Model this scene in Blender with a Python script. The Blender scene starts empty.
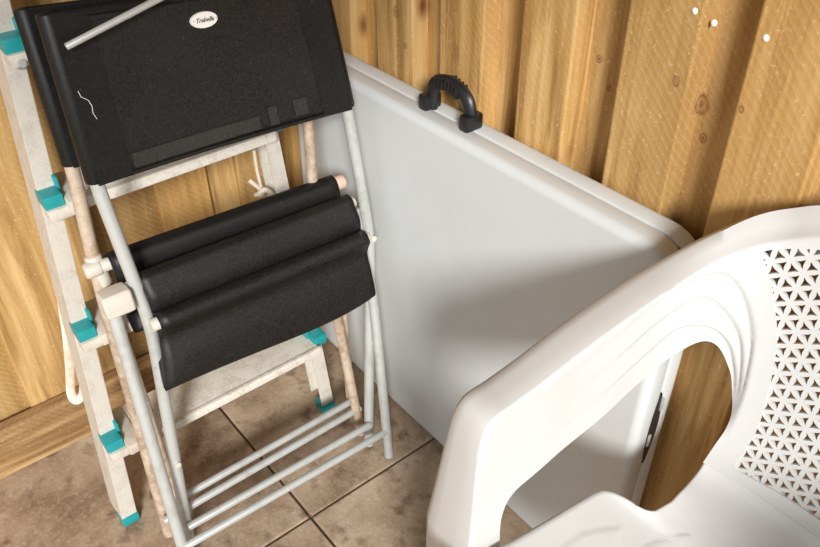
import bpy, bmesh, math, random
import numpy as np
from mathutils import Vector, Matrix
from mathutils.geometry import delaunay_2d_cdt
random.seed(7)
sc = bpy.context.scene
C = sc.collection

# ------------------------------------------------------------------ camera
F_PX, YAW, PITCH, ROLL, CAM_H = 792.93, -0.898978, 0.655735, 0.0102811, 1.29
fw = np.array([math.cos(PITCH)*math.sin(YAW), math.cos(PITCH)*math.cos(YAW), -math.sin(PITCH)])
rt0 = np.array([math.cos(YAW), -math.sin(YAW), 0.0]); dn0 = np.cross(fw, rt0)
RT = math.cos(ROLL)*rt0 + math.sin(ROLL)*dn0
DN = -math.sin(ROLL)*rt0 + math.cos(ROLL)*dn0
cd = bpy.data.cameras.new('camera'); cam = bpy.data.objects.new('camera', cd); C.objects.link(cam)
M = Matrix(((RT[0], -DN[0], -fw[0]), (RT[1], -DN[1], -fw[1]), (RT[2], -DN[2], -fw[2])))
cam.matrix_world = Matrix.Translation((0, 0, CAM_H)) @ M.to_4x4()
cd.sensor_width = 36; cd.lens = F_PX/820*36; cd.clip_start = .02
sc.camera = cam

def ray(u, v):
    return RT*((u-410)/F_PX) + DN*((v-273.5)/F_PX) + fw
def on_plane(u, v, n, p):
    """where the line of sight through a photo pixel meets the plane through p with normal n"""
    n = np.array(n, float); r = ray(u, v); o = np.array([0, 0, CAM_H])
    return Vector(o + r*(n @ (np.array(p) - o))/(n @ r))

# ------------------------------------------------------------------ helpers
def link(name, me, mat=None, parent=None):
    o = bpy.data.objects.new(name, me); C.objects.link(o)
    if mat: me.materials.append(mat)
    if parent:
        o.parent = parent
        if parent.parent is None and parent.type == 'EMPTY': o.matrix_parent_inverse = Matrix.Translation(-parent.location)
    return o
def build(name, bm, mat, parent=None, smooth=True, split=35):
    me = bpy.data.meshes.new(name); bm.normal_update(); bm.to_mesh(me); bm.free()
    if smooth:
        for p in me.polygons: p.use_smooth = True
        if split: me.set_sharp_from_angle(angle=math.radians(split))
    return link(name, me, mat, parent)
def tag(o, label=None, cat=None, group=None, kind=None):
    if label: o['label'] = label
    if cat: o['category'] = cat
    if group: o['group'] = group
    if kind: o['kind'] = kind
    return o
def thing(name, label, cat, loc, group=None):
    o = bpy.data.objects.new(name, None); C.objects.link(o); o.location = loc; o.empty_display_size = .05
    return tag(o, label, cat, group)

def box(bm, lo, hi, bev=0.0, mtx=None, seg=2):
    r = bmesh.ops.create_cube(bm, size=1)
    vs = r['verts']; lo = Vector(lo); hi = Vector(hi)
    for v in vs:
        v.co = Vector([lo[i] + (v.co[i]+.5)*(hi[i]-lo[i]) for i in range(3)])
    if bev:
        es = list({e for v in vs for e in v.link_edges})
        r2 = bmesh.ops.bevel(bm, geom=es, offset=bev, segments=seg, affect='EDGES', profile=.6)
        vs = list({v for f in r2['faces'] for v in f.verts} | {v for v in vs if v.is_valid})
    if mtx is not None:
        for v in vs: v.co = mtx @ v.co
    return vs

def smooth_path(pts, n=8):
    P = [Vector(p) for p in pts]; P = [2*P[0]-P[1]] + P + [2*P[-1]-P[-2]]
    out = []
    for i in range(1, len(P)-2):
        a, b, c, d = P[i-1:i+3]
        for k in range(n):
            t = k/n
            out.append(.5*((2*b)+(c-a)*t+(2*a-5*b+4*c-d)*t*t+(3*b-a-3*c+d)*t**3))
    out.append(P[-2]); return out
def round_path(pts, r=.03, n=6):
    """polyline with its corners rounded"""
    P = [Vector(p) for p in pts]; out = [P[0]]
    for i in range(1, len(P)-1):
        a = (P[i-1]-P[i]); b = (P[i+1]-P[i]); d = min(r, a.length*.45, b.length*.45)
        s = P[i]+a.normalized()*d; e = P[i]+b.normalized()*d
        for k in range(n+1):
            t = k/n; out.append((1-t)**2*s + 2*t*(1-t)*P[i] + t*t*e)
    out.append(P[-1]); return out
def tube(bm, pts, r, seg=14, caps=True, flat=None, up=None):
    """a tube along pts; r number or per-point list; flat=(a,b) scales the section"""
    P = [Vector(p) for p in pts]; n = len(P)
    rr = r if isinstance(r, (list, tuple)) else [r]*n
    T = []
    for i in range(n):
        t = (P[min(i+1, n-1)]-P[max(i-1, 0)]); T.append(t.normalized())
    N = Vector(up) if up is not None else (Vector((0, 0, 1)) if abs(T[0].z) < .9 else Vector((1, 0, 0)))
    rings = []
    for i in range(n):
        N = (N - T[i]*N.dot(T[i])).normalized(); B = T[i].cross(N)
        fa, fb = flat or (1, 1)
        rings.append([bm.verts.new(P[i] + (N*math.cos(2*math.pi*k/seg)*fa + B*math.sin(2*math.pi*k/seg)*fb)*rr[i]) for k in range(seg)])
    for i in range(n-1):
        for k in range(seg):
            bm.faces.new((rings[i][k], rings[i][(k+1) % seg], rings[i+1][(k+1) % seg], rings[i+1][k]))
    if caps:
        bm.faces.new(rings[0][::-1]); bm.faces.new(rings[-1])
    return rings
def rod(bm, a, b, r, seg=14, rnd=True):
    a = Vector(a); b = Vector(b); d = (b-a).normalized()
    if rnd:
        e = r*.35
        tube(bm, [a, a+d*e*.3, a+d*e, b-d*e, b-d*e*.3, b], [r*.7, r*.92, r, r, r*.92, r*.7], seg)
    else: tube(bm, [a, b], r, seg)
def fix(bm): bmesh.ops.recalc_face_normals(bm, faces=bm.faces[:])

# ------------------------------------------------------------------ materials
def new_mat(name, rough=.5, metal=0.0, spec=.5):
    m = bpy.data.materials.new(name); m.use_nodes = True
    nt = m.node_tree; b = nt.nodes['Principled BSDF']
    b.inputs['Roughness'].default_value = rough; b.inputs['Metallic'].default_value = metal
    b.inputs['Specular IOR Level'].default_value = spec
    return m, nt, b
def N(nt, t, **kw):
    n = nt.nodes.new(t)
    for k, v in kw.items():
        if hasattr(n, k): setattr(n, k, v)
        else: n.inputs[k.replace('_', ' ')].default_value = v
    return n
def ramp(nt, src, stops):
    r = nt.nodes.new('ShaderNodeValToRGB'); e = r.color_ramp.elements
    e[0].position, e[0].color = stops[0][0], stops[0][1]+(1,)
    e[1].position, e[1].color = stops[-1][0], stops[-1][1]+(1,)
    for p, c in stops[1:-1]:
        x = e.new(p); x.color = c+(1,)
    nt.links.new(src, r.inputs[0]); return r
def mix(nt, fac, a, b, mode='MIX'):
    m = nt.nodes.new('ShaderNodeMix'); m.data_type = 'RGBA'; m.blend_type = mode
    for s, v in ((0, fac), (6, a), (7, b)):
        if isinstance(v, (int, float)): m.inputs[s].default_value = v
        elif isinstance(v, tuple): m.inputs[s].default_value = v+(1,)
        else: nt.links.new(v, m.inputs[s])
    return m.outputs[2]
def bump(nt, b, h, strength, dist=.002):
    n = N(nt, 'ShaderNodeBump'); n.inputs['Strength'].default_value = strength; n.inputs['Distance'].default_value = dist
    nt.links.new(h, n.inputs['Height']); nt.links.new(n.outputs[0], b.inputs['Normal'])
def coords(nt, scale=(1, 1, 1), attr=None):
    tc = N(nt, 'ShaderNodeTexCoord'); mp = N(nt, 'ShaderNodeMapping'); mp.inputs['Scale'].default_value = scale
    nt.links.new(tc.outputs['Object'], mp.inputs['Vector'])
    if attr:
        a = N(nt, 'ShaderNodeAttribute', attribute_name=attr)
        cx = N(nt, 'ShaderNodeCombineXYZ')
        mu = N(nt, 'ShaderNodeMath', operation='MULTIPLY'); mu.inputs[1].default_value = 37.0
        nt.links.new(a.outputs['Fac'], mu.inputs[0])
        for i in range(3): nt.links.new(mu.outputs[0], cx.inputs[i])
        ad = N(nt, 'ShaderNodeVectorMath', operation='ADD'); nt.links.new(mp.outputs[0], ad.inputs[0]); nt.links.new(cx.outputs[0], ad.inputs[1])
        return ad.outputs[0], a.outputs['Fac']
    return mp.outputs[0]
def noise(nt, vec, scale, detail=4, rough=.55, dist=0.0):
    n = N(nt, 'ShaderNodeTexNoise'); n.inputs['Scale'].default_value = scale; n.inputs['Detail'].default_value = detail
    n.inputs['Roughness'].default_value = rough; n.inputs['Distortion'].default_value = dist
    nt.links.new(vec, n.inputs['Vector']); return n.outputs['Fac']

def wood_mat(name, axis, tones, knots=True, marks=()):
    """sawn timber; axis = grain direction in object space"""
    m, nt, b = new_mat(name, .78, 0, .25)
    s = [1, 1, 1]; s[axis] = .07
    v, rnd = coords(nt, tuple(s), 'plank')
    g = noise(nt, v, 42, 6, .6, .5)
    base = ramp(nt, g, [(.34, tones[0]), (.5, tones[1]), (.66, tones[2])]).outputs[0]
    s2 = [1, 1, 1]; s2[axis] = .35
    v2, _ = coords(nt, tuple(s2), 'plank')
    big = noise(nt, v2, 5, 3, .5)
    base = mix(nt, ramp(nt, big, [(.38, (0, 0, 0)), (.68, (.75, .75, .75))]).outputs[0], base, tones[3])
    tint = ramp(nt, rnd, [(0, (.66, .67, .66)), (.5, (.88, .87, .84)), (1, (1.06, .97, .78))]).outputs[0]
    base = mix(nt, 1.0, base, tint, 'MULTIPLY')
    fine = noise(nt, coords(nt, (1, 1, 1)), 190, 3, .7)
    base = mix(nt, ramp(nt, fine, [(.60, (0, 0, 0)), (.80, (.55, .55, .55))]).outputs[0], base, tones[4])
    if knots:
        s3 = [1, 1, 1]; s3[axis] = .55
        v3, _ = coords(nt, tuple(s3), 'plank')
        vo = N(nt, 'ShaderNodeTexVoronoi', feature='F1'); vo.inputs['Scale'].default_value = 7.5
        nt.links.new(v3, vo.inputs['Vector'])
        k = ramp(nt, vo.outputs['Distance'], [(.03, (1, 1, 1)), (.09, (.35, .35, .35)), (.13, (0, 0, 0))]).outputs[0]
        base = mix(nt, k, base, (.17, .055, .015))
    if marks:
        tc = N(nt, 'ShaderNodeTexCoord'); wob = noise(nt, coords(nt), 60, 3, .5)
        for mx, my, mz, mr, dark in marks:
            sub = N(nt, 'ShaderNodeVectorMath', operation='SUBTRACT'); sub.inputs[1].default_value = (mx, my, mz); nt.links.new(tc.outputs['Object'], sub.inputs[0])
            ml = N(nt, 'ShaderNodeVectorMath', operation='MULTIPLY'); ml.inputs[1].default_value = (1/mr, 1/mr, .8/mr); nt.links.new(sub.outputs[0], ml.inputs[0])
            ln = N(nt, 'ShaderNodeVectorMath', operation='LENGTH'); nt.links.new(ml.outputs[0], ln.inputs[0])
            wv = N(nt, 'ShaderNodeMath', operation='MULTIPLY_ADD'); wv.inputs[1].default_value = .35; nt.links.new(wob, wv.inputs[0]); nt.links.new(ln.outputs['Value'], wv.inputs[2])
            k = ramp(nt, wv.outputs[0], [(.30, (.9*dark,)*3), (.45, (.35*dark,)*3), (.62, (.40*dark,)*3), (.74, (.95*dark,)*3), (.86, (.3*dark,)*3), (1.0, (0, 0, 0))]).outputs[0]
            base = mix(nt, k, base, (.20, .075, .022))
    w = N(nt, 'ShaderNodeTexWave', wave_type='BANDS', bands_direction='DIAGONAL'); w.inputs['Scale'].default_value = 44
    w.inputs['Distortion'].default_value = 2.6; w.inputs['Detail'].default_value = 2
    nt.links.new(coords(nt, (1, 1, 1), 'plank')[0], w.inputs['Vector'])
    lines = ramp(nt, w.outputs['Fac'], [(.70, (0, 0, 0)), (.98, (.075, .075, .075))]).outputs[0]
    patchy = ramp(nt, big, [(.46, (0, 0, 0)), (.56, (1, 1, 1))]).outputs[0]
    base = mix(nt, mix(nt, 1.0, lines, patchy, 'MULTIPLY'), base, tones[4])
    streak = noise(nt, v, 110, 4, .7, .2)
    base = mix(nt, ramp(nt, streak, [(.56, (0, 0, 0)), (.74, (.55, .55, .55))]).outputs[0], base, tones[0])
    nt.links.new(base, b.inputs['Base Color'])
    h = N(nt, 'ShaderNodeMath', operation='MULTIPLY_ADD'); h.inputs[1].default_value = .22
    nt.links.new(w.outputs['Fac'], h.inputs[0]); nt.links.new(g, h.inputs[2])
    bump(nt, b, h.outputs[0], .35, .0018)
    return m
T_GOLD = [(.34, .185, .062), (.60, .375, .145), (.76, .53, .255), (.48, .27, .085), (.94, .80, .54)]
T_DIRT = [(.16, .085, .04), (.36, .23, .115), (.56, .40, .23), (.20, .115, .055), (.80, .66, .44)]
WALL_MARKS = [(u_.x, u_.y, u_.z, r_, d_) for u_, r_, d_ in ((on_plane(701, 104, (0, 1, 0), (0, .85, 0)), .017, .9), (on_plane(703, 138, (0, 1, 0), (0, .85, 0)), .008, 1),
              (on_plane(677, 81, (0, 1, 0), (0, .814, 0)), .009, .9), (on_plane(396, 12, (0, 1, 0), (0, .814, 0)), .012, .8), (on_plane(405, 46, (0, 1, 0), (0, .814, 0)), .006, .9), (on_plane(599, 59, (0, 1, 0), (0, .85, 0)), .007, 1), (on_plane(609, 88, (0, 1, 0), (0, .85, 0)), .006, 1), (on_plane(742, 109, (0, 1, 0), (0, .814, 0)), .006, .9), (on_plane(351, 40, (0, 1, 0), (0, .85, 0)), .007, .9))]
M_WOODR = wood_mat('sawn_timber', 2, T_GOLD, True, WALL_MARKS)
M_WOODL = wood_mat('sawn_timber_side', 2, T_GOLD)
M_PLATE = wood_mat('rough_plank', 1, T_DIRT, False)

def speckled(name, base, dark, rough, scale=60, lo=.55, hi=.75, metal=0.0, amt=.8, bmp=.1, spec=.5):
    m, nt, b = new_mat(name, rough, metal, spec)
    v = coords(nt)
    n1 = noise(nt, v, scale, 6, .65); n2 = noise(nt, v, scale*.18, 3, .5)
    ad = N(nt, 'ShaderNodeMath', operation='MULTIPLY_ADD'); ad.inputs[1].default_value = .5
    nt.links.new(n2, ad.inputs[0])
    sb = N(nt, 'ShaderNodeMath', operation='MULTIPLY'); sb.inputs[1].default_value = .55; nt.links.new(n1, sb.inputs[0])
    nt.links.new(sb.outputs[0], ad.inputs[2])
    r = ramp(nt, ad.outputs[0], [(lo, (0, 0, 0)), (hi, (amt,)*3)]).outputs[0]
    nt.links.new(mix(nt, r, base, dark), b.inputs['Base Color'])
    if bmp: bump(nt, b, n1, bmp, .001)
    return m
M_TABLE = speckled('white_table_plastic', (.635, .665, .672), (.555, .575, .575), .48, 7, .5, .75, 0, .6, .03)
M_CHAIR = speckled('white_moulded_plastic', (.63, .63, .62), (.58, .575, .555), .42, 14, .52, .72, 0, .5, .05)
M_BLACKP = speckled('black_plastic', (.012, .012, .014), (.05, .045, .04), .38, 60, .5, .75, 0, .5, .2)
M_LADDER = speckled('dusty_white_aluminium', (.60, .565, .50), (.32, .25, .18), .5, 240, .50, .70, .1, .42, .1)
M_TREAD = speckled('dusty_white_tread', (.72, .68, .61), (.42, .33, .24), .6, 190, .49, .70, 0, .75, .15)
M_TEAL = speckled('teal_plastic', (.012, .30, .32), (.03, .20, .20), .4, 40, .5, .8, 0, .5, .05)
M_TUBE = speckled('grey_painted_tube', (.53, .55, .53), (.36, .35, .32), .38, 60, .52, .72, .25, .7, .05)
M_TUBEB = speckled('weathered_cream_tube', (.52, .42, .32), (.28, .19, .12), .55, 90, .45, .64, .05, .9, .15)
M_CAP = speckled('off_white_fitting', (.62, .58, .51), (.40, .31, .23), .5, 60, .5, .72, 0, .7, .1)
M_PINK = speckled('aged_end_cap', (.70, .50, .40), (.45, .30, .22), .5, 60, .5, .72, 0, .7, .1)
M_STRAP = speckled('cream_webbing', (.72, .64, .54), (.50, .40, .30), .85, 90, .5, .72, 0, .7, .2, .2)
M_INK = speckled('grey_ink', (.10, .10, .10), (.13, .13, .13), .6, 60)
M_BADGE = speckled('white_badge', (.85, .84, .80), (.74, .72, .66), .5, 60, .55, .8, 0, .4, 0)
M_FLECK = speckled('white_paint_fleck', (.92, .90, .85), (.8, .78, .7), .6, 60)

def fabric(name, a, c, dust):
    m, nt, b = new_mat(name, .47, 0, .36)
    v = coords(nt)
    n1 = noise(nt, v, 240, 2, .8); n2 = noise(nt, v, 16, 5, .65); n3 = noise(nt, v, 420, 1, .5)
    base = mix(nt, ramp(nt, n1, [(.35, (0, 0, 0)), (.7, (1, 1, 1))]).outputs[0], a, c)
    base = mix(nt, ramp(nt, n2, [(.45, (0, 0, 0)), (.75, (.5, .5, .5))]).outputs[0], base, dust)
    base = mix(nt, ramp(nt, n3, [(.74, (0, 0, 0)), (.80, (.5, .5, .5))]).outputs[0], base, (.20, .19, .17))
    nt.links.new(base, b.inputs['Base Color'])
    w = N(nt, 'ShaderNodeTexChecker'); w.inputs['Scale'].default_value = 520; nt.links.new(v, w.inputs['Vector'])
    bump(nt, b, w.outputs['Fac'], .25, .0006)
    return m
M_MESH = fabric('black_mesh_fabric', (.0030, .0028, .0027), (.019, .018, .017), (.017, .0155, .014))
M_SLEEVE = fabric('black_sleeve_fabric', (.0025, .0024, .0025), (.011, .0105, .010), (.010, .0095, .009))
M_HEM = fabric('dull_grey_hem', (.018, .0175, .016), (.036, .034, .030), (.04, .037, .032))

def slab_mat():
    m, nt, b = new_mat('paving_slab', .9, 0, .2)
    v, rnd = coords(nt, (1, 1, 1), 'plank')
    n1 = noise(nt, v, 6, 8, .65, .3); n2 = noise(nt, v, 120, 5, .8); n3 = noise(nt, v, 24, 4, .6)
    c = ramp(nt, n1, [(.34, (.25, .17, .11)), (.5, (.40, .295, .205)), (.66, (.53, .42, .31))]).outputs[0]
    c = mix(nt, ramp(nt, n2, [(.5, (0, 0, 0)), (.75, (.7, .7, .7))]).outputs[0], c, (.56, .46, .36))
    c = mix(nt, ramp(nt, n3, [(.52, (0, 0, 0)), (.70, (.85, .85, .85))]).outputs[0], c, (.17, .11, .07))
    nt.links.new(c, b.inputs['Base Color']); bump(nt, b, n2, .6, .003)
    return m
M_SLAB = slab_mat()
M_GROUT = speckled('dark_joint', (.15, .10, .065), (.07, .045, .03), .95, 90)
M_CEIL = wood_mat('ceiling_board', 0, T_DIRT, False)

# ------------------------------------------------------------------ setting
def planks(name, boxes, mat, kind='structure', bev=.003, extra=None):
    """one mesh of boards, each with its own value in the 'plank' attribute"""
    bm = bmesh.new(); vals = []
    for lo, hi, *tone in boxes:
        before = len(bm.faces)
        box(bm, lo, hi, bev)
        bm.faces.ensure_lookup_table()
        vals += [random.uniform(*tone[0]) if tone else random.random()]*(len(bm.faces)-before)
    if extra: extra(bm)
    me = bpy.data.meshes.new(name); bm.to_mesh(me); bm.free()
    a = me.attributes.new('plank', 'FLOAT', 'FACE')
    vals += [.5]*(len(me.polygons)-len(vals))
    a.data.foreach_set('value', vals)
    o = link(name, me, mat)
    if kind: o['kind'] = kind
    return o
YW, DW = .850, .036          # recessed boards and how far the raised boards stand out
raised = [(-1.285, -1.190), (-1.113, -1.011), (-.941, -.841), (-.761, -.665), (-.586, -.485), (-.419, -.317), (-.247, -.147), (-.07, .03), (.107, .207), (.285, .385), (.46, .56), (.64, .74), (.82, .92)]
ZT = 2.2
bx = []
for i, (a, b_) in enumerate(raised):
    t = random.uniform(-.002, .0015)
    bx.append(((a, YW-DW+t, 0), (b_, YW+.005, ZT), (.40, .78)))
    nx = raised[i+1][0] if i+1 < len(raised) else 1.0
    bx.append(((b_-.02, YW+random.uniform(-.002, .003), 0), (nx+.02, YW+.03, ZT), (.25, .95)))
bx.append(((-1.36, YW, 0), (-1.27, YW+.03, ZT)))
wall_r = planks('wall_right', bx, M_WOODR)
for px, n_y in (((695, 11), YW-DW), ((714, 23), YW-DW+.012), ((766, 38), YW-DW), ((700, 62), YW-.003)):
    p = on_plane(px[0], px[1], (0, 1, 0), (0, n_y-.0015, 0))
    bmk = bmesh.new(); r = bmesh.ops.create_uvsphere(bmk, u_segments=10, v_segments=6, radius=.0042 if px[1] != 62 else .002)
    for v in r['verts']: v.co = Vector((v.co.x, v.co.y*.5, v.co.z)) + p
    build('paint_fleck', bmk, M_FLECK, wall_r)

XL, DL = -1.35, .012
raisedL = [(.812, .855), (.612, .718), (.435, .545), (.090, .305), (-.09, .012), (-.267, -.163), (-.443, -.34), (-.62, -.516), (-.80, -.69), (-1.0, -.87)]
bx = []
for i, (a, b_) in enumerate(raisedL):
    bx.append(((XL-.005, a, 0), (XL+DL+random.uniform(-.002, .002), b_, ZT)))
    nx = raisedL[i+1][1] if i+1 < len(raisedL) else -1.2
    bx.append(((XL-.03, nx-.02, 0), (XL+random.uniform(-.003, .001), a+.018, ZT)))
planks('wall_left', bx, M_WOODL)
planks('baseboard_left', [((XL+DL+.003, -1.1, 0.0), (-1.304, .79, .117))], M_PLATE, bev=.006)

# paving slabs with open joints
bx = []; J = .0028
for xa, xb in [(-1.40, -.84)]+[(-.84+.62*i, -.22+.62*i) for i in range(8)]:
    for ya, yb in [(.42, .90)]+[(-.18-.6*i, .42-.6*i) for i in range(8)]:
        bx.append(((xa+J, ya+J, -.04), (xb-J, yb-J, random.uniform(-.0015, 0))))
floor = planks('floor', bx, M_SLAB, bev=.003)
bm = bmesh.new(); box(bm, (-1.42, -4.4, -.06), (4.15, .92, -.006))
jo = build('joint_bed', bm, M_GROUT, floor, False)
planks('ceiling', [((-1.5, -1.2+i*.16, ZT), (1.0, -1.2+i*.16+.155, ZT+.02)) for i in range(14)], M_CEIL)

# ------------------------------------------------------------------ folding table
TX0, TX1, TY, TL, TH = -1.286, -.394, .722, .014, .714
troot = thing('folding_table', 'white plastic folding table folded flat on its side, leaning on the timber wall', 'table', ((TX0+TX1)/2, TY+.04, 0))
tm = Matrix.Translation((0, TY, 0)) @ Matrix(((1, 0, 0), (0, 1, TL), (0, 0, 1))).to_4x4()   # tilt back a little as it rises
def round_rect(x0, x1, z0, z1, r, n=9):
    pts = []
    for cx, cz, a0 in ((x1-r, z1-r, 0), (x0+r, z1-r, 90), (x0+r, z0+r, 180), (x1-r, z0+r, 270)):
        for k in range(n+1):
            a = math.radians(a0+90*k/n); pts.append((cx+r*math.cos(a), cz+r*math.sin(a)))
    return pts
def table_half(y0, y1, flip):
    bm = bmesh.new()
    prof = [(.0145, 0.0), (.0125, 0.0), (.0085, .0009), (.0045, .0032), (.0018, .0064), (.0004, .0100), (0, .0120), (.0, .0345), (.0008, .0362), (.0024, .0372)]
    rings = []
    for ins, dep in prof:
        y = y0+dep if not flip else y1-dep
        rings.append([bm.verts.new(tm @ Vector((x, y, z))) for x, z in round_rect(TX0+ins, TX1-ins, .001+ins, TH-ins, .062-ins)])
    n = len(rings[0])
    for a, b_ in zip(rings, rings[1:]):
        for k in range(n): bm.faces.new((a[k], a[(k+1) % n], b_[(k+1) % n], b_[k]))
    bm.faces.new(rings[0]); bm.faces.new(rings[-1]); fix(bm)
    return bm
build('tabletop', table_half(0, .0372, False), M_TABLE, troot, True, 50)
build('tabletop', table_half(.0398, .077, True), M_TABLE, troot, True, 50)
bm = bmesh.new(); box(bm, (TX0+.012, .036, .015), (TX1-.012, .041, TH-.012), 0, tm); 
build('gap_shade_sheet', bm, M_BLACKP, troot, False)  # black sheet between the halves paints the gap's shade
# carrying handle on the upper edge
def th(x, y, z): return tm @ Vector((x, y, z))
HX0, HX1 = -.914, -.815
hroot_bm = bmesh.new()
arch = round_path([th(HX0+.004, .040, TH+.002), th(HX0+.008, .040, TH+.047), th((HX0+HX1)/2, .040, TH+.060), th(HX1-.006, .040, TH+.047), th(HX1-.002, .040, TH+.002)], .026, 7)
tube(hroot_bm, arch, .0092, 12, True, (1.0, 1.35), (0, 1, 0))
for k in range(7):
    x = HX0+.024+k*.0082
    z = TH+.0515+.0065*(1-abs(k-3)/3)
    c = th(x, .040, z)
    box(hroot_bm, c-Vector((.0026, .0125, .0095)), c+Vector((.0026, .0125, .0095)), .002)
h = build('handle', hroot_bm, M_BLACKP, troot)
for x in (HX0, HX1):
    bm = bmesh.new(); c = th(x+.001, .039, TH+.008)
    box(bm, c-Vector((.010, .0175, .0085)), c+Vector((.010, .0175, .018)), .005)
    build('handle_foot', bm, M_BLACKP, h)
# dark gap in the short edge, its shade put in as a black patch
bm = bmesh.new()
prof = []
for k in range(17):
    t = k/16; zz = .318+.165*t*.9; wd = .0025+.0105*math.sin(math.pi*t)
    prof.append((zz, wd))
for side in (0,):
    L = [bm.verts.new(th(TX1+.0012, .037-w*.55, z)) for z, w in prof]; R_ = [bm.verts.new(th(TX1+.0012, .037+w, z)) for z, w in prof]
    L2 = [bm.verts.new(th(TX1-.003, .037-w*.55, z)) for z, w in prof]; R2 = [bm.verts.new(th(TX1-.003, .037+w, z)) for z, w in prof]
    for i in range(16):
        bm.faces.new((L[i], R_[i], R_[i+1], L[i+1])); bm.faces.new((L[i], L[i+1], L2[i+1], L2[i])); bm.faces.new((R_[i], R2[i], R2[i+1], R_[i+1]))
fix(bm); build('latch_recess', bm, M_BLACKP, troot)
for z, y in ((.372, .034), (.442, .044)):
    bm = bmesh.new(); c = th(TX1+.002, y, z); box(bm, c-Vector((.002, .0025, .012)), c+Vector((.002, .0025, .012)), .001)
    build('latch_hook', bm, M_TUBE, troot)

# ------------------------------------------------------------------ step ladder
LK = .2
lroot = thing('step_ladder', 'dusty white step ladder with teal joints, leaning on the left timber wall', 'ladder', (-1.06, .375, 0))
def lx(z): return -1.041-LK*z
railY = lambda z, s: (.147+.108*z) if s == 0 else (.600+.014*z)
def rail(s):
    bm = bmesh.new(); secs = []
    out = -1 if s == 0 else 1; w = .0145; D = .064; t = .0028
    for z in (.012, 1.115):
        y = railY(z, s); x = lx(z)
        # C section: front flange, outer web, rear flange
        P = [(x, y-out*w), (x, y+out*w), (x-D, y+out*w), (x-D, y-out*w*.3), (x-D+t, y-out*w*.3), (x-D+t, y+out*(w-t)), (x-t, y+out*(w-t)), (x-t, y-out*w)]
        secs.append([bm.verts.new((a, b_, z)) for a, b_ in P])
    n = 8
    for k in range(n): bm.faces.new((secs[0][k], secs[0][(k+1) % n], secs[1][(k+1) % n], secs[1][k]))
    bm.faces.new(secs[0]); bm.faces.new(secs[1]); fix(bm)
    bmesh.ops.bevel(bm, geom=[e for e in bm.edges if e.calc_length() > .5], offset=.0009, segments=2, affect='EDGES')
    ro = build('rail', bm, M_LADDER, lroot)
    bm = bmesh.new(); y = railY(.02, s); x = lx(.02)
    box(bm, (x-.030, y-w-.0015, 0), (x+.005, y+w+.0015, .020), .004)
    f = build('foot', bm, M_TEAL, lroot); tag(f, 'teal rubber foot')
rail(0); rail(1)
for zt in (.195, .415, .641, .868, 1.09):
    y0, y1 = railY(zt, 0), railY(zt, 1); x = lx(zt)
    bm = bmesh.new()
    box(bm, (x-.058, y0+.016, zt-.010), (x+.038, y1-.012, zt), .002)             # top board
    box(bm, (x+.034, y0+.016, zt-.017), (x+.044, y1-.010, zt+.002), .003)         # front lip
    box(bm, (x-.062, y0+.016, zt-.028), (x-.054, y1-.018, zt), .002)              # rear lip
    tr = build('tread', bm, M_TREAD, lroot)
    bm = bmesh.new()
    box(bm, (x-.004, y0-.0150, zt-.028), (x+.034, y0+.030, zt-.008), .004)
    box(bm, (x-.060, y0+.0158, zt-.020), (x+.045, y0+.044, zt+.0032), .003)
    build('tread_end', bm, M_CAP, tr)
    for s in (0, 1):
        y = railY(zt, s); xr = lx(zt); o = 1 if s == 0 else -1
        bm = bmesh.new()
        box(bm, (xr-.012, y-.0152, zt-.010), (xr+.028, y+.0152, zt+.013), .0035)
        box(bm, (xr-.058, y+o*.0165-.003, zt+.001), (xr+.006, y+o*.0165+.003, zt+.030), .0025)
        box(bm, (xr-.066, y+o*.0165-.003, zt+.02), (xr-.034, y+o*.0165+.003, zt+.058), .0025)
        bk = build('joint_bracket', bm, M_TEAL, tr); tag(bk, 'teal plastic joint')
        bm = bmesh.new(); c = Vector((xr+.036, y, zt-.021))
        tube(bm, [c, c+Vector((.0035, 0, 0))], .006, 12)
        if s == 0 and zt > .8: build('rivet', bm, M_TUBE, tr)
        else: bm.free()
# webbing loop and cord
def onx(u, v, x): return on_plane(u, v, (1, 0, 0), (x, 0, 0))
bm = bmesh.new()
pth = smooth_path([onx(62, 300, -1.215), onx(67, 335, -1.215), onx(70, 370, -1.212), onx(71, 392, -1.21), onx(76, 400, -1.205), onx(82, 394, -1.20), onx(82, 370, -1.20), onx(78, 340, -1.20), onx(72, 312, -1.205)], 6)
tube(bm, pth, .0085, 12, True, (1.0, .45), (0, 1, 0))
tag(build('strap', bm, M_STRAP, lroot), 'cream webbing loop')
bm = bmesh.new()
tube(bm, smooth_path([onx(249, 180, -1.185), onx(254, 184, -1.18), onx(260, 189, -1.175), onx(262, 194, -1.17), onx(255, 195, -1.17)], 6), .0042, 8)
tube(bm, smooth_path([onx(258, 195, -1.172), onx(264, 190, -1.165), onx(270, 192, -1.165), onx(276, 200, -1.165), onx(280, 212, -1.17)], 6), .0055, 8)
tube(bm, smooth_path([onx(254, 150, -1.185), onx(257, 170, -1.185), onx(261, 187, -1.178)], 6), .003, 8)
tag(build('cord', bm, M_STRAP, lroot), 'knotted cream cord')

# ------------------------------------------------------------------ folded camping chairs
class Lean:
    """the leaning plane a folded chair lies in"""
    def __init__(s, p0, p1, k):
        s.p0 = Vector(p0); d = (Vector(p1)-s.p0); n = Vector((d.y, -d.x, 0)).normalized()
        if n.dot(-s.p0) < 0: n = -n
        s.n = Vector((n.x, n.y, k)); s.nn = s.n.normalized(); s.w = d.normalized(); s.t = s.nn.cross(s.w)
        if s.t.z < 0: s.t = -s.t
    def __call__(s, u, v, off=0.0):
        return on_plane(u, v, tuple(s.n), tuple(s.p0+s.nn*off))
    def ext(s, p, dt, off=0.0, dw=0.0): return p + s.t*dt + s.nn*off + s.w*dw

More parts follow.
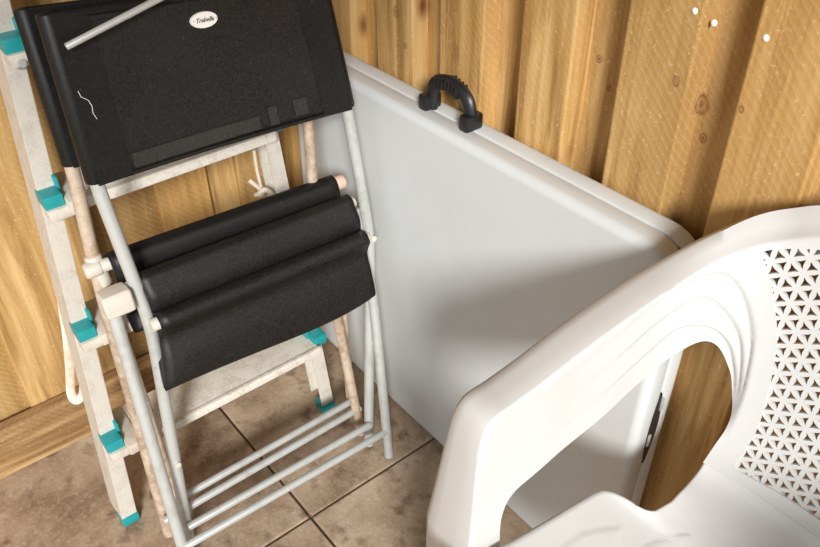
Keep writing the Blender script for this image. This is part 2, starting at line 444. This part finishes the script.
def cloth(bm, rows):
    g = [[bm.verts.new(p) for p in r] for r in rows]
    for a, b_ in zip(g, g[1:]):
        for k in range(len(a)-1): bm.faces.new((a[k], a[k+1], b_[k+1], b_[k]))
def lerp(a, b_, t): return a+(b_-a)*t
def solid(o, th, off=0):
    m = o.modifiers.new('thickness', 'SOLIDIFY'); m.thickness = th; m.offset = off
    return o

def backrest(P, root, tl, bl, tr_, br, front, band):
    """fabric panel between two side sleeves; tl..br = corners on the tube axes"""
    bm = bmesh.new()
    nx, nz = 28, 20
    rows = []
    for j in range(nz+1):
        v = j/nz; a = lerp(bl, tl, v); b_ = lerp(br, tr_, v); row = []
        for i in range(nx+1):
            u = i/nx; sag = -.010*math.sin(math.pi*u)**.8 + .0015*math.sin(7*u+5*v)
            row.append(lerp(a, b_, u)+P.nn*(front+sag))
        rows.append(row)
    cloth(bm, rows)
    o = solid(build('backrest', bm, M_MESH, root), .003)
    for a, b_ in ((bl, tl), (br, tr_)):
        bm = bmesh.new(); rod(bm, a-P.t*.002, b_+P.t*.004, .0142, 16)
        build('sleeve', bm, M_SLEEVE, o)
    # doubled side band next to each sleeve and the hem along the lower edge
    for u0, u1 in ((.0, .12), (.88, 1.0)):
        bm = bmesh.new(); rows = []
        for j in range(nz+1):
            v = j/nz; a = lerp(bl, tl, v); b_ = lerp(br, tr_, v)
            rows.append([lerp(a, b_, lerp(u0, u1, k/5))+P.nn*(front+.0035-.010*math.sin(math.pi*lerp(u0, u1, k/5))**.8+.0015*math.sin(7*lerp(u0, u1, k/5)+5*v)) for k in range(6)])
        cloth(bm, rows); build('side_band', bm, M_SLEEVE, o)
    if band:
        bm = bmesh.new(); rows = []
        for j in range(5):
            v = lerp(.03, .125, j/4); a = lerp(bl, tl, v); b_ = lerp(br, tr_, v)
            rows.append([lerp(a, b_, lerp(.13, .62, k/24))+P.nn*(front+.0034-.010*math.sin(math.pi*lerp(.13, .62, k/24))**.8+.0015*math.sin(7*lerp(.13, .62, k/24)+5*v)) for k in range(25)])
        cloth(bm, rows); build('hem', bm, M_HEM, o)
        for u0, u1, v0, v1 in ((.66, .695, .03, .17), (.765, .82, .05, .18)):
            bm = bmesh.new(); rows = []
            for j in range(4):
                v = lerp(v0, v1, j/3); a = lerp(bl, tl, v); b_ = lerp(br, tr_, v)
                rows.append([lerp(a, b_, u)+P.nn*(front+.0036-.010*math.sin(math.pi*u)**.8+.0015*math.sin(7*u+5*v)) for u in (u0, lerp(u0, u1, .5), u1)])
            cloth(bm, rows); build('patch', bm, M_HEM, o)
    # top binding
    bm = bmesh.new(); tube(bm, [tl+P.nn*front*.6, lerp(tl, tr_, .5)+P.nn*(front-.008), tr_+P.nn*front*.6], .006, 10)
    build('binding', bm, M_SLEEVE, o)
    bm = bmesh.new(); tube(bm, [lerp(bl, br, k/12)+P.nn*(front+.001-.010*math.sin(math.pi*k/12)**.8) for k in range(13)], .0034, 8)
    build('binding', bm, M_SLEEVE, o)
    return o

def seat(P, root, r1a, r1b, r2a, r2b, ba, bb, mats=M_MESH):
    """seat fabric slung between two rods and hanging in a fold below them"""
    bm = bmesh.new(); cols = 26; prof = []
    def section(u):
        a = lerp(r1a, r1b, u); c = lerp(r2a, r2b, u); lo = lerp(ba, bb, u)-P.t*(.012*math.sin(math.pi*u**2.2)**.8 if 0 < u < 1 else 0)
        edge = 1-(2*abs(u-.5))**6
        d = (c-a)
        mid = lerp(a, c, .55)+P.nn*(.004)
        p = [a-P.nn*.016-P.t*.012, a-P.nn*.0165+P.t*.004, a-P.nn*.006+P.t*.0155, a+P.nn*.010+P.t*.0125, a+P.nn*.0172, lerp(a, c, .35)+P.nn*.0150, lerp(a, c, .7)+P.nn*.002,
             c-P.nn*.016, lerp(c, lo, .5)-P.nn*.014, lerp(c, lo, .88)-P.nn*.004, lo+P.nn*.006, lerp(c, lo, .94)+P.nn*.014,
             lerp(c, lo, .55)+P.nn*(.009+.005*edge), lerp(c, lo, .26)+P.nn*.0035, c+P.nn*.0095-P.t*.013, c+P.nn*.0175, c+P.nn*.012+P.t*.013, c-P.nn*.004+P.t*.0165, c-P.nn*.016+P.t*.004]
        return smooth_path(p, 4)
    rows = [section(i/cols) for i in range(cols+1)]
    cloth(bm, rows)
    o = solid(build('seat', bm, mats, root), .0026)
    for u in (0, 1):
        bm = bmesh.new(); tube(bm, section(u), .0015, 8); build('seat_binding', bm, M_SLEEVE, o)
    return o

def camp_chair(name, label, P, tubes, tube_m, px, foot_bars):
    root = thing(name, label, 'folding chair', tuple(lerp(P.p0, P.p0+P.w*.42, .5)), 'folded camping chairs')
    for nm, pts, r, corner in tubes:
        bm = bmesh.new(); q = round_path(pts, corner, 6) if corner else pts
        tube(bm, q, r, 14); build(nm, bm, tube_m, root)
    for a, b_, r in foot_bars:
        bm = bmesh.new(); d = (b_-a).normalized(); rod(bm, a-d*.004, b_+d*.006, r, 12)
        build('foot_rail', bm, px.get('rail_m', tube_m), root)
    return root

def ground(p, q, z):      # the point at height z on the line p -> q
    t = (z-p.z)/(q.z-p.z); return p+(q-p)*t
# --- front chair
A = Lean((-.917, .218, 0), (-.908, .608, 0), .15)
cTop, cBot, cPiv = A(47, 16), A(95, 180), A(151, 325)
cFoot = Vector(on_plane(190.5, 546, (0, 0, 1), (0, 0, 0))); rFoot = Vector((-.908, .608, 0))
rPiv, rBot = A(370, 237), A(346.5, 105)
rTop = rBot + (cTop-cBot)*((cTop.z-cBot.z)/(cTop.z-cBot.z)) + Vector((0, -.03, 0))
rTop = A(317, -22)
b1a, b1b = A(110, 300, .004), A(357, 205, .004)
bFoot = Vector((-.879, .187, 0)); r2Foot = Vector((-.857, .622, 0))
r2Mid = A(373.5, 300, .018)
foot_up = .006
def lift(p): return Vector((p.x, p.y, foot_up))
tA = [('side_tube', [lift(cFoot), cPiv, cBot, cTop-A.t*.004], .0102, .05),
      ('side_tube', [lift(rFoot), rPiv, rBot, rTop], .0098, .05),
      ('front_leg', [lift(bFoot), b1a], .0102, 0),
      ('front_leg', [lift(r2Foot), r2Mid, b1b-A.nn*.012-A.t*.012], .0095, .04)]
zb = .066
ats = lambda u, v: on_plane(u, v, (0, 0, 1), (0, 0, zb))
barsA = [(ats(190, 526), ats(368, 426), .0074), (ats(187, 545.5), ats(387, 431), .0074)]
chA = camp_chair('folding_chair', 'black folded camping chair with clean grey tubes and oval white badge, nearest the camera', A, tA, M_TUBE, {}, barsA)
bkA = backrest(A, chA, cTop, cBot-A.t*.002, rTop, rBot-A.t*.002, .013, True)
r2a, r2b = A(153, 325, .018), A(366.5, 238, .018)
s1a = lerp(b1a, b1b, .112)-A.nn*.015; s1b = lerp(b1a, b1b, .985)-A.nn*.015
seA = seat(A, chA, s1a, s1b, lerp(r2a, r2b, .02), lerp(r2a, r2b, .985), A(164, 387, .02), A(371, 293, .02))
for a, b_ in ((r2a, r2b), (b1a-A.nn*.014, b1b-A.nn*.015)):
    bm = bmesh.new(); rod(bm, a-A.w*.004, b_+A.w*.004, .0105, 14); build('seat_rod', bm, M_CAP, chA)
bm = bmesh.new()
rot = Matrix((A.nn, A.w, A.t)).transposed().to_4x4()
for c in (b1a,):
    box(bm, (-.019, -.021, -.024), (.019, .024, .014), .007, Matrix.Translation(c+A.w*.006) @ rot, 3)
tag(build('corner_fitting', bm, M_CAP, chA), 'off-white moulded corner fitting')
for p, r in ((ground(rFoot, rPiv, .25)+A.nn*.0105, .005), (ground(cFoot, cPiv, .20)+A.nn*.0105, .005), (cPiv+A.nn*.011, .006), (rPiv+A.nn*.010, .006)):
    bm = bmesh.new(); tube(bm, [p-A.nn*.002, p+A.nn*.003], r, 10); build('rivet', bm, M_CAP, chA)
# slim rod across the upper back
bm = bmesh.new(); rod(bm, A(66, 47, .034), A(172, -8, .034), .0046, 12); build('stay_rod', bm, M_TUBE, chA)
# badge with its script
bc = A(201.5, 19, 0); bu = A(214.5, 16.5, 0); bd = (bu-bc).normalized(); bt = A.nn.cross(bd); bt = bt if bt.z > 0 else -bt
def fab_off(p):    # the fabric's height above the plane at p
    return .013-.0100+.0045
bc = bc + A.nn*fab_off(bc)
bm = bmesh.new(); n = 40; top = []; low = []
for k in range(n):
    a = 2*math.pi*k/n
    p = bd*math.cos(a)*.0208+bt*math.sin(a)*.0112
    top.append(bm.verts.new(bc+p*.96+A.nn*.0022)); low.append(bm.verts.new(bc+p-A.nn*.001))
bm.faces.new(top)
for k in range(n): bm.faces.new((low[k], low[(k+1) % n], top[(k+1) % n], top[k]))
fix(bm); badge = tag(build('badge', bm, M_BADGE, bkA), 'oval white badge with grey script')
fc = bpy.data.curves.new('script', 'FONT'); fc.body = '\u00b7 Trabella \u00b7'; fc.size = .0084; fc.shear = .35; fc.align_x = 'CENTER'; fc.align_y = 'CENTER'; fc.extrude = .0003; fc.offset = .0001
fo = bpy.data.objects.new('script', fc); C.objects.link(fo)
rm = Matrix((bd, bt, bd.cross(bt))).transposed().to_4x4()
if bd.cross(bt).dot(A.nn) < 0: rm = Matrix((bd, -bt, A.nn)).transposed().to_4x4()
bpy.context.view_layer.update()
me = bpy.data.meshes.new_from_object(fo.evaluated_get(bpy.context.evaluated_depsgraph_get()))
bpy.data.objects.remove(fo)
me.transform(Matrix.Translation(bc+A.nn*.0026) @ rm); me.materials.clear()
link('badge_script', me, M_INK, badge)
# scuffs on the left of the backrest
bm = bmesh.new()
tube(bm, [A(u, v, .0172) for u, v in ((78, 91), (81, 97), (88, 100), (92, 106), (93, 113), (97, 119))], .0004, 6)
build('scuff', bm, M_BADGE, bkA)

# --- rear chair
B = Lean((-.971, .192, 0), (-.943, .613, 0), .2)
aTop, aBot = B(24, 11), B(71.5, 164); aSeat = B(97, 275); aFoot = Vector((-.971, .192, 0)); bFootR = Vector((-.943, .613, 0))
qPiv = B(314, 205); qBot = B(307.5, 112); qTop = qBot + (aTop-aBot)
b2Foot = Vector((-.992, .228, 0)); b2FootR = Vector((-.985, .622, 0))
n1a, n1b = B(88, 271, .007), B(341, 182, .007)
tB = [('side_tube', [lift(aFoot), aSeat, aBot, aTop-B.t*.004], .0105, .05),
      ('side_tube', [lift(bFootR), qPiv, qBot, qTop], .0098, .05),
      ('front_leg', [lift(b2Foot), n1a-B.nn*.02+B.w*.02], .0095, 0),
      ('front_leg', [lift(b2FootR), n1b-B.nn*.02-B.w*.012], .0095, 0)]
barsB = [(ats(178, 499.5), ats(350, 402), .0074), (ats(166, 520), ats(358, 409), .0074)]
chB = camp_chair('folding_chair', 'black folded camping chair with weathered cream tubes, sandwiched between ladder and front chair', B, tB, M_TUBEB, {'rail_m': M_TUBE}, barsB)
backrest(B, chB, aTop, aBot, qTop, qBot, .012, False)
m1a, m1b = lerp(n1a, n1b, .075), lerp(n1a, n1b, .965)
m2a, m2b = m1a-B.t*.075+B.nn*.006, m1b-B.t*.075+B.nn*.006
seat(B, chB, m1a, m1b, m2a, m2b, m1a-B.t*.118+B.nn*.012, m1b-B.t*.118+B.nn*.012, M_SLEEVE)
bm = bmesh.new(); rod(bm, n1a, n1b, .0105, 14); build('seat_rod', bm, M_CAP, chB)
bm = bmesh.new(); rod(bm, m2a-B.w*.02, m2b+B.w*.012, .010, 14); build('seat_rod', bm, M_CAP, chB)
for c, d in ((n1a, B.w), (n1b, -B.w)):
    bm = bmesh.new(); rod(bm, c-d*.006, c+d*.020, .0132, 16); tag(build('end_cap', bm, M_PINK if d == -B.w else M_CAP, chB), 'stained pale end cap')
bm = bmesh.new(); rod(bm, n1a+B.w*.014+B.t*.02-B.nn*.008, n1a+B.w*.018-B.t*.035-B.nn*.008, .0135, 14); build('corner_fitting', bm, M_CAP, chB)

# ------------------------------------------------------------------ white moulded armchair
pp = [(-.392, .37), (-.388, .385), (-.385, .42), (-.378, .50), (-.370, .58), (-.358, .65), (-.340, .70), (-.312, .728), (-.275, .740), (-.22, .746), (-.12, .749), (-.02, .746)]
D = []
for i in range(1, len(pp)-2):
    a, b_, c, d = [np.array(x) for x in pp[i-1:i+3]]
    for k in range(40):
        t = k/40; D.append(.5*((2*b_)+(c-a)*t+(2*a-5*b_+4*c-d)*t*t+(3*b_-a-3*c+d)*t**3))
D.append(np.array(pp[-2])); D = np.array(D)
U = np.concatenate([[0], np.cumsum(np.linalg.norm(np.diff(D, axis=0), axis=1))]); UC = U[-1]; CX = -.12
TG = np.gradient(D, axis=0); TG /= np.linalg.norm(TG, axis=1)[:, None]
ss = lambda x: np.clip(x, 0, 1)**2*(3-2*np.clip(x, 0, 1))
W = ss((D[:, 1]-.62)/.11)
def S(u, z, off=0.0):
    x = np.interp(u, U, D[:, 0]); y = np.interp(u, U, D[:, 1]); w = np.interp(u, U, W)
    o = out_n(u)
    return Vector((x+o.x*off, y+w*.12*(z-.62)+o.y*off, z))
def out_n(u):
    tx = np.interp(u, U, TG[:, 0]); ty = np.interp(u, U, TG[:, 1]); return Vector((-ty, tx, 0)).normalized()
edge_top = [(.004, .30), (.0065, .36), (.0105, .459), (.0127, .5323), (.0143, .600), (.0160, .6271), (.0197, .6465), (.0238, .6570), (.0300, .6640), (.0413, .6686), (.0579, .6712), (.095, .680), (.1317, .691), (.1784, .7040), (.2295, .7185), (.2789, .7362), (.306, .7474), (.331, .7594), (.3564, .7750), (.3834, .7905), (.4098, .8047), (.46, .823), (.51, .833), (UC, .836)]
opening = [(.3864, .4560), (.3926, .498), (.3968, .525), (.3955, .546), (.3844, .5739), (.3775, .591), (.3695, .6056), (.3615, .619), (.3526, .6283), (.342, .6318), (.331, .6275), (.3144, .6149), (.2818, .5935), (.2403, .575), (.1882, .5548), (.1276, .5362), (.0811, .5229), (.0675, .5145), (.0599, .5035), (.0555, .487), (.0539, .4662), (.0555, .430), (.0575, .39), (.060, .30)]
lat_l = [(UC, .822), (.50, .818), (.45, .806), (.4145, .7945), (.3864, .7835), (.3680, .7755), (.3615, .7715), (.3635, .764), (.3795, .7382), (.3965, .7037), (.4105, .6685), (.4190, .629), (.4255, .5871), (.4290, .5425), (.4265, .505), (.4225, .481), (.4250, .4735), (.4389, .4735), (.4865, .4780), (.542, .4790), (UC, .479)]
def resample(P, step):
    P = [Vector((*p, 0)) for p in smooth_path([(a, b_, 0) for a, b_ in P], 10)]
    L = [0]
    for a, b_ in zip(P, P[1:]): L.append(L[-1]+(b_-a).length)
    n = max(2, int(L[-1]/step)); out = []
    for k in range(n+1):
        s = L[-1]*k/n; j = min(max(0, int(np.searchsorted(L, s))-1), len(P)-2)
        t = (s-L[j])/max(1e-9, L[j+1]-L[j]); q = P[j].lerp(P[j+1], t); out.append((q.x, q.y))
    return out
e_top = resample(edge_top, .006); e_open = resample(opening, .005); e_lat = resample(lat_l, .006)
e_top[-1] = (UC, e_top[-1][1]); e_lat[0] = (UC, e_lat[0][1]); e_lat[-1] = (UC, e_lat[-1][1])
low = [(lerp(UC, .3864, k/20), .4548) for k in range(1, 20)]
outer = e_top + e_lat + [(UC, .4548)] + low + e_open        # the lattice opening cuts in from the centre line
poly = np.array(outer)
def inside(p):
    x, y = p; x0, y0 = poly[:, 0], poly[:, 1]; x1, y1 = np.roll(x0, -1), np.roll(y0, -1)
    c = ((y0 > y) != (y1 > y)) & (x < (x1-x0)*(y-y0)/(y1-y0+1e-15)+x0)
    return c.sum() % 2 == 1
def dist(p, L):
    a = L[:-1]; b_ = L[1:]; ab = b_-a; t = np.clip(((p-a)*ab).sum(1)/((ab**2).sum(1)+1e-15), 0, 1)
    return np.sqrt((((a+ab*t[:, None])-p)**2).sum(1)).min()
a_open = np.array(e_open); a_all = np.vstack([poly, poly[:1]])
a_lim = np.array(resample([(.085, .655), (.15, .683), (.20, .703), (.2277, .716), (.2622, .729), (.293, .739), (.3179, .7424), (.3351, .7395), (.3564, .7201), (.374, .6928), (.3905, .6525), (.3994, .6008), (.4029, .5597), (.402, .52)], .004))
a_reg = np.vstack([a_lim, [[.402, .48], [.20, .48], [.085, .50]]])
def in_poly(x, y, P):
    x0, y0 = P[:, 0], P[:, 1]; x1, y1 = np.roll(x0, -1), np.roll(y0, -1)
    return (((y0 > y) != (y1 > y)) & (x < (x1-x0)*(y-y0)/(y1-y0+1e-15)+x0)).sum() % 2 == 1
def terrace(u, z):
    """stepped mouldings that follow the arm opening and fade towards the front"""
    if z < .47 or u < .09: return 0.0
    if not in_poly(u, z, a_reg): return 0.0
    p = np.array((u, z)); do = dist(p, a_open[:-4]); dl = dist(p, a_lim); q = do/(do+dl+1e-9)
    wq = max(.03, .0042/(do+dl+1e-6)); h = sum(ss((qk-q)/wq) for qk in (.36, .69, 1.0))
    f = .18+.82*ss((u-.19)/.13); f *= ss((z-.50)/.10 if u > .33 else (z-.47)/.07)*ss((u-.09)/.06)
    return float(h*.0045*f)
pts = list(outer)
def grid(u0, u1, z0, z1, st):
    for i, u in enumerate(np.arange(u0, u1, st)):
        for z in np.arange(z0, z1, st):
            yield (u, z+(st*.5 if i % 2 else 0))
cand = list(grid(.008, .21, .30, .85, .009)) + list(grid(.212, .345, .455, .80, .0040)) + list(grid(.346, .432, .455, .655, .0024)) + list(grid(.346, .432, .656, .80, .0038)) + list(grid(.436, UC-.004, .45, .85, .009)) + list(grid(.30, .43, .80, .85, .007))
for p in cand:
    if inside(p) and dist(np.array(p), a_all) > .0028: pts.append(p)
ne = len(outer)
vs2, _, fs2, *_ = delaunay_2d_cdt([Vector(p) for p in pts], [(i, (i+1) % ne) for i in range(ne)], [], 0, 1e-6)
bm = bmesh.new()
bv = [bm.verts.new(S(v.x, v.y, terrace(v.x, v.y))) for v in vs2]
for f in fs2:
    c = np.mean([[vs2[i].x, vs2[i].y] for i in f], axis=0)
    if inside(c): bm.faces.new([bv[i] for i in f])
bmesh.ops.delete(bm, geom=[v for v in bm.verts if not v.link_faces], context='VERTS')
# rolled rim that runs up the front leg, along the arm and over the back
E = e_top; prof_prev = None
for i, (u, z) in enumerate(E):
    a = Vector((*E[max(0, i-1)], 0)); b_ = Vector((*E[min(len(E)-1, i+1)], 0)); t = (b_-a).normalized()
    nu, nz = -t.y, t.x                                   # in-surface direction pointing off the edge
    tang = (S(u+.002, z)-S(u-.002, z)).normalized(); up = (S(u, z+.002)-S(u, z-.002)).normalized()
    Nn = tang*nu+up*nz; O = out_n(u)
    leg = max(0, min(1, (.67-z)/.26)) if u < .06 else 0
    bk = float(ss((u-.26)/.12))
    w = .050+.046*leg-.018*bk; rise = -.001+.024*bk
    p = S(u, z, terrace(u, z))
    cr_ = .0012+.0030*bk; pr = [p, p+Nn*cr_*.7+O*cr_*.3, p+Nn*cr_+O*(cr_+.0008), p+Nn*(cr_+rise*.5)+O*w*.35, p+Nn*(cr_+rise)+O*w*.66, p+Nn*(cr_-.002+rise*.92)+O*w*.86, p+Nn*(-.006+rise*.7)+O*w*.97, p+Nn*(-.013+rise*.5)+O*(w+.001), p+Nn*(-.032)+O*(w+.002)]
    row = [bm.verts.new(q) for q in pr]
    if prof_prev:
        for k in range(len(row)-1): bm.faces.new((prof_prev[k], row[k], row[k+1], prof_prev[k+1]))
    prof_prev = row
bmesh.ops.remove_doubles(bm, verts=bm.verts[:], dist=.0006)
def mirror(bm):
    g = bmesh.ops.duplicate(bm, geom=bm.verts[:]+bm.edges[:]+bm.faces[:])
    for v in g['geom']:
        if isinstance(v, bmesh.types.BMVert): v.co.x = 2*CX-v.co.x
    bmesh.ops.reverse_faces(bm, faces=[f for f in g['geom'] if isinstance(f, bmesh.types.BMFace)])
    bmesh.ops.remove_doubles(bm, verts=bm.verts[:], dist=.0004)
mirror(bm); fix(bm)
croot = thing('plastic_armchair', 'white moulded plastic garden armchair with star-pierced lattice back, in front of the folded table', 'armchair', (CX, .55, 0))
o = build('arm_and_back_frame', bm, M_CHAIR, croot, True, None); solid(o, .0038, 0)
es = o.modifiers.new('crisp_edges', 'EDGE_SPLIT'); es.split_angle = math.radians(50)

# lattice: triangular grid of slim petals
aL = .0200; colw = aL*math.sqrt(3)/2
bm = bmesh.new()
a_hole = np.array(e_lat)
def in_hole(u, z, m):
    P = np.vstack([a_hole, [[UC+.4, a_hole[-1][1]], [UC+.4, a_hole[0][1]]]])
    x0, y0 = P[:, 0], P[:, 1]; x1, y1 = np.roll(x0, -1), np.roll(y0, -1)
    c = ((y0 > z) != (y1 > z)) & (u < (x1-x0)*(z-y0)/(y1-y0+1e-15)+x0)
    return c.sum() % 2 == 1 or dist(np.array((u, z)), a_hole) < m
cache = {}
def LV(u, z):
    k = (round(u, 5), round(z, 5))
    if k not in cache and u < UC and not in_hole(u, z, 0):      # tuck what lies beyond the opening under its border
        L = a_hole; a = L[:-1]; ab = L[1:]-a; p = np.array((u, z))
        t = np.clip(((p-a)*ab).sum(1)/((ab**2).sum(1)+1e-15), 0, 1); q = a+ab*t[:, None]
        j = int(np.argmin(((q-p)**2).sum(1))); d = p-q[j]; m_ = np.linalg.norm(d)
        if m_ > .0035: u, z = q[j]+d*(.0030/m_)
    if k not in cache: cache[k] = bm.verts.new(S(u, z, .0030))
    return cache[k]
ncol = int((UC-.33)/colw)+1
for ci in range(ncol):
    uR = UC+colw*.5-ci*colw; uL = uR-colw                     # a column of cells between two lines of nodes, symmetric about the centre
    par = ci % 2
    for ri in range(-2, 48):
        zb = .44+ri*aL*.5
        if (ri+par) % 2 == 0: tri = [(uL, zb), (uL, zb+aL), (uR, zb+aL*.5)]
        else: tri = [(uR, zb), (uR, zb+aL), (uL, zb+aL*.5)]
        cu = sum(p[0] for p in tri)/3; cz = sum(p[1] for p in tri)/3
        if not any(in_hole(p[0], p[1], 0) for p in tri+[(cu, cz)]): continue
        n = 5; outer_l = []; inner_l = []
        for e in range(3):
            a = Vector((*tri[e], 0)); b_ = Vector((*tri[(e+1) % 3], 0)); c = Vector((cu, cz, 0))
            mid = (a+b_)/2; inn = (c-mid).normalized()
            for k in range(n):
                t = k/n
                outer_l.append(a.lerp(b_, t))
                ia = a.lerp(c, .41); ib = b_.lerp(c, .41)
                inner_l.append(ia.lerp(ib, t) + inn*(.0010*math.sin(math.pi*t)) + inn*(-.0004))
        m = len(outer_l)
        ov = [LV(p.x, p.y) for p in outer_l]; iv = [LV(p.x, p.y) for p in inner_l]
        for k in range(m):
            k2 = (k+1) % m
            try: bm.faces.new((ov[k], ov[k2], iv[k2], iv[k]))
            except ValueError: pass
# drop cells past the centre line, then mirror
for v in bm.verts: pass
bmesh.ops.remove_doubles(bm, verts=bm.verts[:], dist=.0003)
bis = bmesh.ops.bisect_plane(bm, geom=bm.verts[:]+bm.edges[:]+bm.faces[:], plane_co=(CX, 0, 0), plane_no=(1, 0, 0), clear_outer=True)
mirror(bm); fix(bm)
lt = build('back_lattice', bm, M_CHAIR, croot, True, None); solid(lt, .0042, 0)
es = lt.modifiers.new('crisp_edges', 'EDGE_SPLIT'); es.split_angle = math.radians(40)

# seat pan with a raised rim, curving up into the back
bm = bmesh.new()
ybz = [(.262, .395), (.272, .418), (.292, .436), (.33, .441), (.40, .434), (.48, .428), (.56, .426), (.62, .426), (.665, .428), (.695, .433), (.714, .442), (.726, .4552)]
ybz = smooth_path([(0, a, b_) for a, b_ in ybz], 14)
def half_w(y):
    return float(np.interp(y, [.26, .30, .46, .55, .58, .592, .599, .603, .607, .611, .618, .647, .70, .73], [.235, .252, .2435, .234, .2305, .227, .220, .211, .194, .178, .167, .162, .166, .1665]))
NX = 121; rows = []
for q in ybz:
    y, z = q.y, q.z; hw = half_w(y); row = []
    for i in range(NX+1):
        s = -1+2*i/NX; x = CX+s*hw
        k = float(ss((y-.66)/.06))
        rim = .011*abs(s)**5*(1-k)
        dish = -.010*(1-s*s)*math.exp(-((y-.50)/.13)**2)
        # raised shield shapes in the seat
        lift_ = 0
        for cxk, yt in ((-.301, .572), (-.240, .632), (-.163, .645), (-.077, .645), (0, .632), (.061, .572)):
            wk = .026*np.clip((yt-y)/.05, 0, 1)**.7
            lift_ = max(lift_, float(ss((wk-abs(x-cxk))/.003)))
        wv = .012*math.cos(s*1.2)*0
        yy = y + k*(S(float(np.interp(min(x, 2*CX-x), D[:, 0], U)) , .4552).y-.7262)
        row.append(bm.verts.new((x, yy, z+rim+dish+.0013*lift_)))
    rows.append(row)
for a, b_ in zip(rows, rows[1:]):
    for i in range(NX): bm.faces.new((a[i], a[i+1], b_[i+1], b_[i]))
for sd in (0, NX):                                            # turned-down side edges
    sg = -1 if sd == 0 else 1; prev = None
    for r in rows:
        if r[sd].co.y > .612: break
        p = r[sd].co; kf = 1.02-float(ss((p.y-.585)/.03)); d1 = bm.verts.new(p+Vector((sg*.0035, 0, -.0025))*kf); d2 = bm.verts.new(p+Vector((sg*.0045, 0, -.007))*kf); d3 = bm.verts.new(p+Vector((sg*.005, 0, -.026))*kf)
        cur = [r[sd], d1, d2, d3]
        if prev:
            for k in range(3): bm.faces.new((prev[k], cur[k], cur[k+1], prev[k+1]))
        prev = cur
fix(bm)
st = build('seat', bm, M_CHAIR, croot, True, None); solid(st, .004, 0)
# legs
def leg(prof_top, prof_bot, z0, z1):
    bm = bmesh.new(); secs = []
    for k in range(9):
        t = k/8; z = lerp(z0, z1, t)
        secs.append([bm.verts.new((lerp(a[0], b_[0], t), lerp(a[1], b_[1], t), z)) for a, b_ in zip(prof_top, prof_bot)])
    for a, b_ in zip(secs, secs[1:]):
        for i in range(len(a)-1): bm.faces.new((a[i], a[i+1], b_[i+1], b_[i]))
    return bm
for sg in (1, -1):
    X_ = lambda x: x if sg == 1 else 2*CX-x
    # front leg continues the post: inner flange along y, front flange along x
    q0 = S(.0600, .302); q1 = S(.004, .302)
    top = [(X_(q0.x), q0.y), (X_(q1.x+.0), q1.y-.002), (X_(q1.x-.006), q1.y-.0065), (X_(q1.x-.06), q1.y-.0055), (X_(q1.x-.080), q1.y+.004), (X_(q1.x-.0865), q1.y+.034)]
    bot = [(X_(q0.x-.015), q0.y-.045), (X_(q1.x-.018), q1.y-.034), (X_(q1.x-.023), q1.y-.038), (X_(q1.x-.058), q1.y-.037), (X_(q1.x-.064), q1.y-.030), (X_(q1.x-.066), q1.y-.008)]
    bm = leg(top, bot, .302, 0.002); fix(bm); o = build('leg', bm, M_CHAIR, croot, True, 50); solid(o, .004, 0)
    top = [(X_(-.235), .706), (X_(-.268), .698), (X_(-.273), .688), (X_(-.272), .640)]
    bot = [(X_(-.290), .792), (X_(-.326), .790), (X_(-.330), .784), (X_(-.330), .752)]
    bm = leg(top, bot, .424, 0.002); fix(bm); o = build('leg', bm, M_CHAIR, croot, True, 50); solid(o, .004, 0)

# ------------------------------------------------------------------ light: low daylight from the open front, soft sky
sd = bpy.data.lights.new('sun', 'SUN'); sd.energy = 4.15; sd.angle = math.radians(13); sd.color = (1.0, .98, .95)
so = bpy.data.objects.new('sun', sd); C.objects.link(so)
so.rotation_euler = Vector((-.52, .345, -.325)).to_track_quat('-Z', 'Y').to_euler(); so.location = (3, -3, 3)
wd = bpy.data.worlds.new('sky'); sc.world = wd; wd.use_nodes = True
bg = wd.node_tree.nodes['Background']; bg.inputs[0].default_value = (.93, .97, 1.0, 1); bg.inputs[1].default_value = 0.76

sc.view_settings.view_transform = 'Standard'; sc.view_settings.look = 'None'
sc.view_settings.gamma = 1; sc.view_settings.exposure = 0.12; sc.view_settings.use_curve_mapping = False
